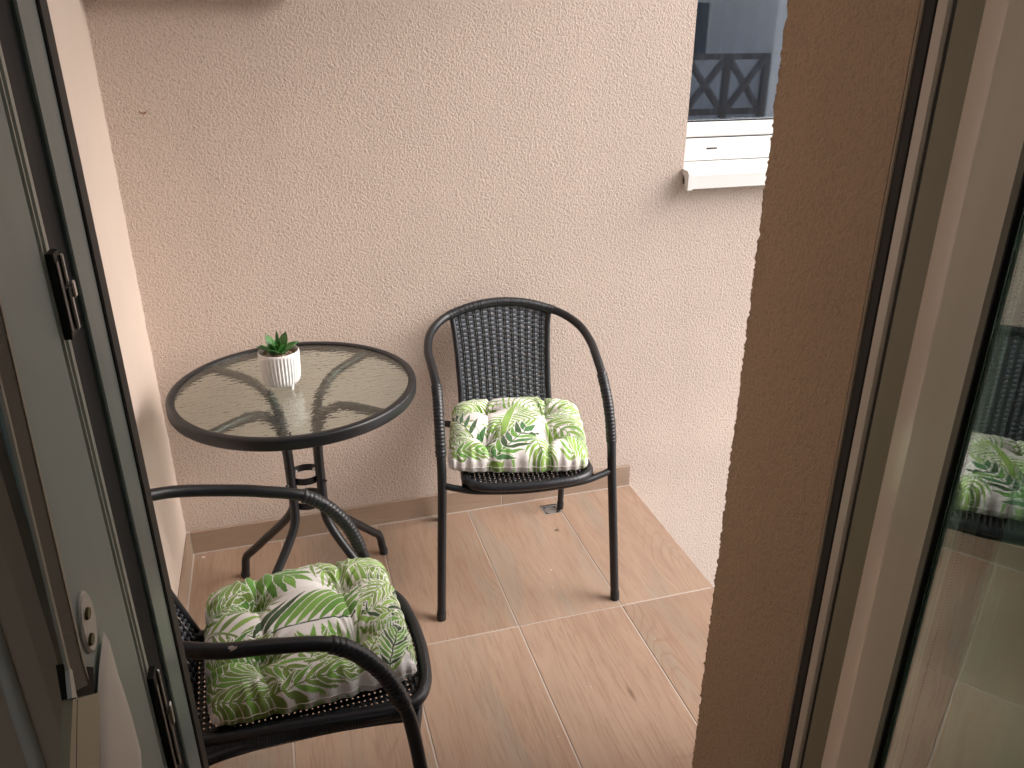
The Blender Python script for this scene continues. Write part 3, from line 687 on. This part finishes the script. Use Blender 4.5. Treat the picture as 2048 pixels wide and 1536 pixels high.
    def ribbon(b, P, N, wv_, wd, th):
        """flat strip: centre line P, normals N, width direction wv_"""
        P = np.asarray(P); n = len(P); N = np.broadcast_to(N, P.shape); W_ = np.broadcast_to(wv_, P.shape)
        V = np.stack([P-W_*wd/2-N*th/2, P-W_*wd*.30+N*th/2, P+W_*wd*.30+N*th/2, P+W_*wd/2-N*th/2], 1).reshape(-1,3)
        b.add(V, [(4*i+k,4*i+k+1,4*i+k+5,4*i+k+4) for i in range(n-1) for k in range(3)]+[(4*i+3,4*i,4*i+4,4*i+7) for i in range(n-1)])
    sb, kb = MB(), MB(); NS = 12; rows = 50; A = .0022
    zs = np.linspace(zb+.004, .729, rows)
    u = np.linspace(-1, 1, (NS+1)*6+1)
    stake_u = np.linspace(-1, 1, NS+2)[1:-1]
    pit = 2/(NS+1)
    for j, z in enumerate(zs):
        dz = rng.normal(0,.0004); h = hw(z)-.002; x = u*h; keep = z < tz(x)-.004
        if keep.sum() < 8: continue
        off = A*np.cos(np.pi*(u+1)/pit+np.pi*(j % 2))
        zz = z+dz+.0006*np.sin(u*9+j)
        P = np.stack([x, -fz(z)-off*1.0+0*x, np.broadcast_to(zz, x.shape)], 1)   # off>0 = towards the sitter (-y)
        ribbon(sb, P[keep], np.array([0,-.95,0.3]), np.array([0,.3,.95]), .0072, .0012)
    for s_ in stake_u:
        for d in (-.0024, .0024):
            z2 = np.linspace(zb, .73, 40); x = s_*hw(z2)+d; z2 = np.minimum(z2, tz(x))
            kb.tube(np.stack([x, -fz(z2)-.0012, z2], 1), .0023, 6)
    wpn = stuff(sb.build('woven_backrest', M_strip, t, smooth=True, sharp=40)); stuff(kb.build('back_stakes', M_rattan_d, t, smooth=True))
    # seat weave with small square openings
    sb, kb = MB(), MB(); fs = np.arange(-.150, .240, .0098); NSs = 26; xs_ = np.linspace(-.158, .158, NSs)
    px_ = xs_[1]-xs_[0]
    sag = lambda x, f: .409-.006*np.cos(np.clip(x/.17,-1,1)*math.pi/2)*np.cos(np.clip(f/.25,-1,1)*math.pi/2)
    for j, f in enumerate(fs):
        h = float(seat_half(f))
        x = np.linspace(-h, h, max(8, int(2*h/px_*5))); off = .0017*np.cos(np.pi*(x-xs_[0])/px_+np.pi*(j % 2))
        ribbon(sb, np.stack([x, -f+0*x, sag(x, f)+off], 1), np.array([0,0,1.]), np.array([0,1.,0]), .0072, .0011)
    for x in xs_:
        f2 = np.linspace(-.152, .245, 60); f2 = f2[seat_half(f2) > abs(x)]
        if len(f2) < 4: continue
        ribbon(kb, np.stack([x+0*f2, -f2, sag(x+0*f2, f2)], 1), np.array([0,0,1.]), np.array([1.,0,0]), .0088, .0011)
    stuff(sb.build('woven_seat', M_rattan, t, smooth=True, sharp=40)); stuff(kb.build('seat_stakes', M_rattan_d, t, smooth=True))
    # wrapped side aprons between seat rim and lower rail
    for sg in (-1, 1):
        ab = MB()
        for f in np.arange(-.145, .20, .0047):
            h = float(np.interp(f, [-.215,-.10,.05,.18,.215], [.118,.130,.148,.163,.156])); h2 = float(np.interp(f, [-.15,-.06,.06,.15,.205], [.152,.147,.150,.158,.165]))
            P = np.array([P3(sg*(h-.006),f,.4185),P3(sg*(h+.008),f,.4165),P3(sg*(h+.0125),f,.406),P3(sg*(h2+.0112),f,.392),P3(sg*(h2+.003),f,.3800)])
            ribbon(ab, P, np.array([sg*1.,0,.2]), np.array([0,1.,0]), .0052, .001)
        stuff(ab.build('side_wrapping', M_rattan, t, smooth=True, sharp=40))
    return t
def copy_tree(o, parent=None):
    c = o.copy(); C.objects.link(c)
    if parent: c.parent = parent
    for ch in list(o.children): copy_tree(ch, c)
    return c
GRP = 'black wicker bistro chairs on the balcony'
BX, BY, BA = .075, -.312, R(-6.3)
chB = make_chair('black wicker bistro chair against the back wall, right of the glass table', (BX,BY,.0008), BA, GRP)
AX, AY, AA = -.584, -1.040, R(92.2)
chA = copy_tree(chB); chA.location = (AX, AY, .0008); chA.rotation_euler = (0,0,AA)
chA['label'] = 'black wicker bistro chair nearest the viewer, half hidden by the door frame, chipped arm'

# chip in the coating of the near arm
def chip():
    h, z, y0 = -.2285, .6625, .060; ks = 16; out = []
    for i in range(ks+1):
        a = 2*math.pi*i/ks; rr = 0 if i == ks else .7+.5*random.random()
        th = math.pi-.85+.0036*rr*math.sin(a)/.0118; q = .0121
        out.append((h+q*math.cos(th), y0+.0100*rr*math.cos(a), z+q*math.sin(th)))
    return MB().add(out, [(ks,i,(i+1)%ks) for i in range(ks)])
chip().build('chipped_paint', M_steel, chA)

# ------------------------------------------------------------------ cushions
def ss(x): x = np.clip(x, 0, 1); return x*x*(3-2*x)
def paint_print(a, b, leaves, base=(.84,.81,.80)):
    """colour of the printed cotton at cushion coordinates a,b in [-1,1]"""
    H = a.shape; col = np.empty(H+(3,)); col[:] = base
    col *= (1-.03*np.sin(a*3+b*5))[...,None]
    for lf in leaves:
        (x0,y0),(x1,y1),(cx_,cy_) = lf['p0'], lf['p1'], lf['c']       # rachis: quadratic curve p0 -> c -> p1
        n = int(lf['n']*.85+.5) if lf['n'] > 1 else 1; Lmax = lf['L']*1.12; wd = lf['w']*(.78 if lf['n'] > 1 else 1); cols = lf['cols']; ang0, ang1 = lf.get('ang', (55,30)); sides = lf.get('sides', (1,-1)); curve = lf.get('curve', .25)
        for k in range(n):
            t = (k+.5)/n; bx = (1-t)**2*x0+2*t*(1-t)*cx_+t*t*x1; by = (1-t)**2*y0+2*t*(1-t)*cy_+t*t*y1
            tx = 2*(1-t)*(cx_-x0)+2*t*(x1-cx_); ty = 2*(1-t)*(cy_-y0)+2*t*(y1-cy_); th = math.atan2(ty, tx)
            prof = lf.get('prof', lambda t: math.sin(math.pi*(t*.85+.1))**.6)
            for sgn in sides:
                an = th+sgn*R(ang0+(ang1-ang0)*t); L = Lmax*prof(t)*random.uniform(.88,1.08)
                c_, s_ = math.cos(an), math.sin(an)
                xa, xb = sorted((bx, bx+c_*L)); ya, yb = sorted((by, by+s_*L)); e_ = wd*1.3+abs(curve)*L+.01
                i0, i1 = [int(np.clip((q+1)/2*(H[0]-1), 0, H[0]-1)) for q in (xa-e_, xb+e_)]; j0, j1 = [int(np.clip((q+1)/2*(H[1]-1), 0, H[1]-1)) for q in (ya-e_, yb+e_)]
                if i1 <= i0 or j1 <= j0: continue
                sl = (slice(i0,i1+1), slice(j0,j1+1)); dx, dy = a[sl]-bx, b[sl]-by; u = (dx*c_+dy*s_)/L; v = (-dx*s_+dy*c_)/L
                v2 = v+sgn*curve*u*u
                mo = (u > 0) & (u < 1.02) & (np.abs(v2)*L < .0075+wd*np.sin(np.pi*np.clip(u,0,1)**.75)**.9*(1-.25*u)); col[sl][mo] = base
                m = (u > 0) & (u < 1) & (np.abs(v2)*L < wd*np.sin(np.pi*np.clip(u,0,1)**.75)**.9*(1-.25*u))
                if not m.any(): continue
                cc = np.array(cols[k % len(cols)])*random.uniform(.85,1.15)
                tex = 1+.10*np.sin(v2[m]*L*400)
                col[sl][m] = cc*tex[:,None]
        if lf.get('stem', True):
            for t in np.linspace(0, 1, 260):
                bx = (1-t)**2*x0+2*t*(1-t)*cx_+t*t*x1; by = (1-t)**2*y0+2*t*(1-t)*cy_+t*t*y1
                i0 = int((bx+1)/2*(H[0]-1)); j0 = int((by+1)/2*(H[1]-1))
                if not (4 < i0 < H[0]-5 and 4 < j0 < H[1]-5): continue
                sl = (slice(i0-4,i0+5), slice(j0-4,j0+5)); m = ((a[sl]-bx)**2+(b[sl]-by)**2) < .007**2
                col[sl][m] = np.array(cols[0])*.8
    return np.clip(col, 0, 1)
LG, MG, DG, OL, BG = (.26,.44,.085), (.11,.29,.04), (.03,.08,.025), (.18,.29,.055), (.18,.38,.06)
leaves_A = [
  dict(p0=(-.95,.25), p1=(-.28,.72), c=(-.62,.45), n=9, L=.55, w=.052, cols=[OL,OL,BG], curve=.35),
  dict(p0=(-.98,.15), p1=(-.3,.18), c=(-.6,.42), n=8, L=.33, w=.034, cols=[OL,MG], curve=.2),
  dict(p0=(-.52,.95), p1=(-.05,.50), c=(-.30,.88), n=7, L=.42, w=.062, cols=[MG,MG,BG], curve=.1, ang=(70,20)),
  dict(p0=(.15,.92), p1=(1.0,.18), c=(.55,.70), n=10, L=.52, w=.040, cols=[LG,LG,OL], curve=.15),
  dict(p0=(.95,.95), p1=(.28,.55), c=(.6,.95), n=9, L=.40, w=.034, cols=[LG,OL], curve=.25),
  dict(p0=(-.90,.06), p1=(-.38,-.30), c=(-.65,-.02), n=6, L=.36, w=.044, cols=[LG,OL], sides=(1,), ang=(60,60), curve=.0),
  dict(p0=(-.90,.02), p1=(-.45,-.26), c=(-.65,-.02), n=6, L=.30, w=.03, cols=[OL,OL], sides=(-1,), curve=.2),
  dict(p0=(.36,-.16), p1=(.95,.12), c=(.6,.0), n=8, L=.46, w=.030, cols=[DG,OL,MG], ang=(55,20), curve=-.1),
  dict(p0=(-.46,-.16), p1=(.34,-.16), c=(-.1,-.20), n=11, L=.66, w=.046, cols=[DG,DG,MG,BG,BG,BG,MG,BG,MG,BG,MG], sides=(1,), ang=(62,40), curve=.16),
  dict(p0=(.38,-.22), p1=(1.0,-.38), c=(.7,-.05), n=9, L=.36, w=.032, cols=[LG,DG,OL], curve=.2),
  dict(p0=(-1.0,-.78), p1=(-.30,-.50), c=(-.65,-.40), n=13, L=.40, w=.055, cols=[BG,OL,BG], curve=.05, ang=(60,35)),
  dict(p0=(-.98,-.80), p1=(-.35,-.95), c=(-.7,-.92), n=9, L=.35, w=.045, cols=[OL,OL,BG], curve=.2),
  dict(p0=(-.80,-.28), p1=(-.30,-.42), c=(-.55,-.25), n=7, L=.30, w=.034, cols=[OL,MG], curve=.2),
  dict(p0=(.30,-1.0), p1=(.12,-.40), c=(.30,-.7), n=10, L=.42, w=.052, cols=[OL,BG,BG], curve=.15),
  dict(p0=(-.05,-.75), p1=(.0,-.35), c=(.05,-.55), n=5, L=.28, w=.034, cols=[OL,BG], curve=.2),
  dict(p0=(.55,-.30), p1=(1.0,-.75), c=(.8,-.4), n=9, L=.30, w=.032, cols=[LG,BG,DG], curve=.15),
  dict(p0=(.98,.30), p1=(.55,-.05), c=(.8,.2), n=8, L=.26, w=.026, cols=[LG,OL], curve=.2),
  dict(p0=(-.55,-.45), p1=(-.12,-.80), c=(-.3,-.5), n=7, L=.26, w=.034, cols=[OL,BG], curve=.2),
  dict(p0=(.35,-.95), p1=(.62,-.40), c=(.45,-.7), n=7, L=.26, w=.03, cols=[OL,LG], curve=.2),
  dict(p0=(.62,-.95), p1=(.80,-.45), c=(.68,-.7), n=10, L=.30, w=.026, cols=[DG,MG,BG,MG], curve=.15),
  dict(p0=(-.40,-.98), p1=(.25,-.90), c=(0,-.82), n=9, L=.24, w=.034, cols=[OL,OL,BG], curve=.2),
  dict(p0=(-.1,.95), p1=(.25,.45), c=(.2,.8), n=4, L=.3, w=.022, cols=[LG,OL], curve=.2)]
leaves_B = [
  dict(p0=(-1.0,.72), p1=(-.42,.42), c=(-.6,.85), n=14, L=.50, w=.024, cols=[LG,OL,BG], curve=.25, ang=(65,40)),
  dict(p0=(-.35,.40), p1=(-.95,.0), c=(-.7,.38), n=12, L=.42, w=.026, cols=[LG,OL], curve=.2),
  dict(p0=(-.98,.18), p1=(-.60,-.68), c=(-.95,-.2), n=13, L=.32, w=.020, cols=[OL,BG], curve=.2),
  dict(p0=(-.38,.98), p1=(.20,.72), c=(0,.98), n=8, L=.34, w=.045, cols=[MG,BG,LG], curve=.1),
  dict(p0=(.95,.95), p1=(.30,.55), c=(.55,.98), n=11, L=.34, w=.028, cols=[LG,OL], curve=.25),
  dict(p0=(-.18,.50), p1=(.30,.05), c=(.25,.55), n=15, L=.50, w=.022, cols=[BG,LG,OL], curve=.15, sides=(1,-1), ang=(95,60)),
  dict(p0=(.36,.42), p1=(.98,.18), c=(.65,.32), n=7, L=.40, w=.038, cols=[LG,OL,LG], sides=(1,), ang=(60,50), curve=.0),
  dict(p0=(.30,.0), p1=(.98,-.05), c=(.6,.16), n=10, L=.42, w=.024, cols=[BG,LG], curve=.2),
  dict(p0=(.28,-.10), p1=(.95,-.85), c=(.7,-.25), n=9, L=.55, w=.040, cols=[LG,LG,BG], curve=.2),
  dict(p0=(.25,-.06), p1=(-.25,-.25), c=(0,-.1), n=9, L=.36, w=.026, cols=[LG,BG], curve=.2),
  dict(p0=(.15,-.35), p1=(.30,-.98), c=(.22,-.7), n=8, L=.34, w=.034, cols=[LG,OL,BG], curve=.2),
  dict(p0=(-.95,-.85), p1=(-.15,-.85), c=(-.5,-.72), n=10, L=.30, w=.05, cols=[OL,MG,BG], curve=.1),
  dict(p0=(-.32,-.72), p1=(-.95,.18), c=(-.60,-.25), n=9, L=.30, w=.050, cols=[DG,(.05,.16,.04),(.05,.18,.05)], sides=(-1,), ang=(72,20), curve=-.1),
  dict(p0=(-.32,-.95), p1=(.10,-.25), c=(-.05,-.75), n=8, L=.34, w=.05, cols=[(.05,.17,.05),MG,DG], curve=.1),
  dict(p0=(-.30,-.82), p1=(-.20,-.08), c=(-.12,-.5), n=1, L=.9, w=.05, cols=[LG], curve=.1, ang=(0,0), sides=(1,))]

def cushion(label, loc, rz, leaves, HX=.178, N=400, seed=1):
    rs = np.random.default_rng(seed); random.seed(seed)
    q = np.linspace(-1, 1, N); A_, B_ = np.meshgrid(q, q, indexing='ij')
    sa, sb = np.sin(A_*math.pi/2*.97)/math.sin(math.pi/2*.97), np.sin(B_*math.pi/2*.97)/math.sin(math.pi/2*.97)
    sa = .55*sa+.45*A_; sb = .55*sb+.45*B_
    # square with rounded corners, sides pulled in at the gathers
    k = .10; X = sa*np.sqrt(1-k*sb**2*sb**2*.9); Y = sb*np.sqrt(1-k*sa**2*sa**2*.9)
    e = np.maximum(np.abs(sa), np.abs(sb))
    def gath(t, ph): return .030*np.exp(-((np.abs(t)-.36)/.07)**2)+.009*np.sin(t*38+ph)*(np.abs(t) < .93)
    X *= 1-gath(B_, 0.5+seed)*ss((np.abs(sa)-.5)*2)*(sa > 0)-gath(B_, 2.1)*ss((np.abs(sa)-.5)*2)*(sa <= 0)
    Y *= 1-gath(A_, 1.3)*ss((np.abs(sb)-.5)*2)
    T = .064
    edge = np.sqrt(np.clip(1-np.abs(sa)**3.4, 0, 1))*np.sqrt(np.clip(1-np.abs(sb)**3.4, 0, 1)); edge = edge**.68
    tz_ = np.zeros_like(A_); tuf = [(-.36,.36),(.36,.36),(-.36,-.36),(.36,-.36)]
    for (ta, tb_) in tuf:
        d = np.hypot(A_-ta, B_-tb_); th = np.arctan2(B_-tb_, A_-ta)
        tz_ += .78*np.exp(-(d/.095)**1.4)+.26*np.exp(-(d/.24)**2)
        ph = rs.uniform(0, 6.28, 4)
        tz_ += (.055*np.sin(9*th+ph[0])+.045*np.sin(14*th+ph[1])+.03*np.sin(23*th+ph[2]))*np.exp(-(d-.08)**2/.016)
    def crease(dist, along, w_, amp): return amp*np.exp(-np.abs(dist)/w_)*along
    for s_ in (-1, 1):
        wob = .018*np.sin(B_*7+s_)
        tz_ += crease(A_-s_*.36+wob, ss((1.02-np.abs(B_))*6)*(.55+.45*ss((np.abs(B_)-.3)*3)), .040, .24)
        wob = .018*np.sin(A_*6+2*s_)
        tz_ += crease(B_-s_*.36+wob, ss((1.02-np.abs(A_))*6)*(.55+.45*ss((np.abs(A_)-.3)*3)), .040, .24)
    # gathers near the seam
    E_ = ss((np.maximum(np.abs(A_), np.abs(B_))-.62)/.38)
    per = np.where(np.abs(A_) > np.abs(B_), B_, A_)
    tz_ += E_*(.085*np.sin(per*38+3*np.sin(per*5+seed))+.05*np.sin(per*67+seed))*np.exp(-((np.abs(per)-.36)/.30)**2)
    lump = .03*np.sin(A_*5+1.3*seed)*np.sin(B_*4.3+seed)+.02*np.sin(A_*11+B_*7)
    Z = .034+T*edge*(1-np.clip(tz_, -.2, .86)+lump)
    Zb = .034-.033*edge**.8
    V = np.stack([X*HX, Y*HX*.955, Z], -1).reshape(-1,3)
    fill = []
    for i in range(3):
        for j in range(4):
            t = (i+.5)/3*2-1; x, y = ((t, -1.02), (t, 1.02), (-1.02, t), (1.02, t), (random.uniform(-.8,.8), random.uniform(-.8,.8)))[j]
            a = math.atan2(-y, -x)+random.uniform(-1.1,1.1) if j < 4 else random.uniform(0,6.28); L = random.uniform(.35,.6)
            fill.append(dict(p0=(x,y), p1=(x+L*math.cos(a), y+L*math.sin(a)), c=(x+L*.5*math.cos(a+.4), y+L*.5*math.sin(a+.4)), n=random.choice((5,6,7)), L=random.uniform(.32,.46), w=random.uniform(.036,.046), cols=random.choice(([LG,OL],[BG,LG],[LG,BG,OL],[OL,BG])), curve=random.uniform(.05,.3)))
    col = paint_print(A_, B_, fill+leaves)
    N2 = N; idx = np.arange(N*N).reshape(N,N)
    F = np.stack([idx[:-1,:-1], idx[1:,:-1], idx[1:,1:], idx[:-1,1:]], -1).reshape(-1,4)
    me = bpy.data.meshes.new('cushion')
    me.vertices.add(len(V)); me.vertices.foreach_set('co', V.ravel())
    me.loops.add(F.size); me.loops.foreach_set('vertex_index', F.ravel().astype(np.int32))
    me.polygons.add(len(F)); me.polygons.foreach_set('loop_start', (np.arange(len(F))*4).astype(np.int32)); me.polygons.foreach_set('loop_total', np.full(len(F),4,np.int32))
    me.update(calc_edges=True); me.polygons.foreach_set('use_smooth', np.ones(len(F), bool))
    ca = me.attributes.new('print', 'FLOAT_COLOR', 'POINT'); rgba = np.ones((len(V),4)); rgba[:,:3] = col.reshape(-1,3); ca.data.foreach_set('color', rgba.ravel())
    t = thing('seat_cushion', label, 'cushion', loc, rz, 'palm leaf seat cushions')
    link('cushion_top', me, M_cloth, t)
    # underside, coarser
    st = 3; ii = np.r_[np.arange(0, N-1, st), N-1]; Xs, Ys, Zs = X[np.ix_(ii,ii)], Y[np.ix_(ii,ii)], Zb[np.ix_(ii,ii)]
    m = len(ii); V2 = np.stack([Xs*HX, Ys*HX*.955, Zs], -1).reshape(-1,3); id2 = np.arange(m*m).reshape(m,m)
    MB().add(V2, np.stack([id2[:-1,:-1], id2[:-1,1:], id2[1:,1:], id2[1:,:-1]], -1).reshape(-1,4)).build('cushion_underside', M_cloth, t, smooth=True)
    um = t.children[-1].data; ua = um.attributes.new('print', 'FLOAT_COLOR', 'POINT'); uc = np.ones((m*m,4)); uc[:,:3] = col[np.ix_(ii,ii)].reshape(-1,3); ua.data.foreach_set('color', uc.ravel())
    bnd = np.concatenate([idx[:,0], idx[-1,1:], idx[-2::-1,-1], idx[0,-2:0:-1]]); bp = V[bnd][::5]
    MB().tube(bp, .0010, 6, closed=True).build('seam', M_cloth if False else M_clothw, t, smooth=True)
    return t
cushion('palm leaf print tufted cushion on the chair nearest the viewer', (AX+.048, AY+.038, .4080), R(3.5), leaves_A, seed=3)
cushion('palm leaf print tufted cushion on the chair against the back wall', (BX-.006, BY-.036, .4080), R(-15), leaves_B, HX=.185, seed=5)

# ------------------------------------------------------------------ house across the yard (seen only as reflection in the window)
hs_ = thing('house', 'pale house across the yard with a timber railed balcony', 'house', (5.4,-9.4,-3.1))
M_house = plaster('house_render', (.80,.80,.82), .9); M_timber = mat('dark_timber', (.08,.06,.05), .6)
MB().bbox(-3.5,7,-6.4,-1.6,0,7.2,.01).build('wall', M_house, hs_)
MB().bbox(-3.9,7.4,-6.8,-.2,7.21,7.45,.02).build('roof', mat('roof_dark',(.12,.07,.05),.8), hs_)
MB().bbox(1.75,2.9,-1.59,.1,.0,7.2,.01).build('side_wall', M_house, hs_)
MB().bbox(-2.6,1.74,-1.59,.12,3.02,3.2,.01).build('balcony_slab', M_house, hs_)
for x0,x1,z0,z1 in ((-1.9,-.2,3.4,5.4),(.95,1.5,4.1,4.95),(-1.5,0,.9,2.3)):
    f = MB().bbox(x0,x1,-1.6,-1.55,z0,z1,.01).build('window', mat('glass_dark',(.03,.035,.045),.1), hs_)
    for a in ((x0-.05,x0,z0,z1),(x1,x1+.05,z0,z1),(x0-.05,x1+.05,z1,z1+.05),(x0-.05,x1+.05,z0-.05,z0)): MB().bbox(a[0],a[1],-1.6,-1.52,a[2]+.001,a[3]-.001,.004).build('window_frame', M_pvc, f)
rl = thing('balcony_railing', 'dark timber balcony railing with crossed braces on the house across the yard', 'railing', (5.4,-9.4,.1))
for x in (-2.55,-1.1,-.4,.3,1.0,1.68): MB().bbox(x-.05,x+.05,-.0,.1,.001,1.0,.005).build('post', M_timber, rl)
for z in (.12,.92): MB().bbox(-2.6,1.73,.02,.08,z,z+.09,.005).build('rail', M_timber, rl)
for x0, x1 in ((-2.5,-1.15),(-1.05,-.45),(-.35,.25),(.35,.95),(1.05,1.63)):
    for s in (0,1):
        a, b = ((x0,.2),(x1,.92)) if s else ((x0,.92),(x1,.2))
        MB().tube([(a[0],.045+.012*s,a[1]),(b[0],.045+.012*s,b[1])], .055, 6).build('brace', M_timber, rl)
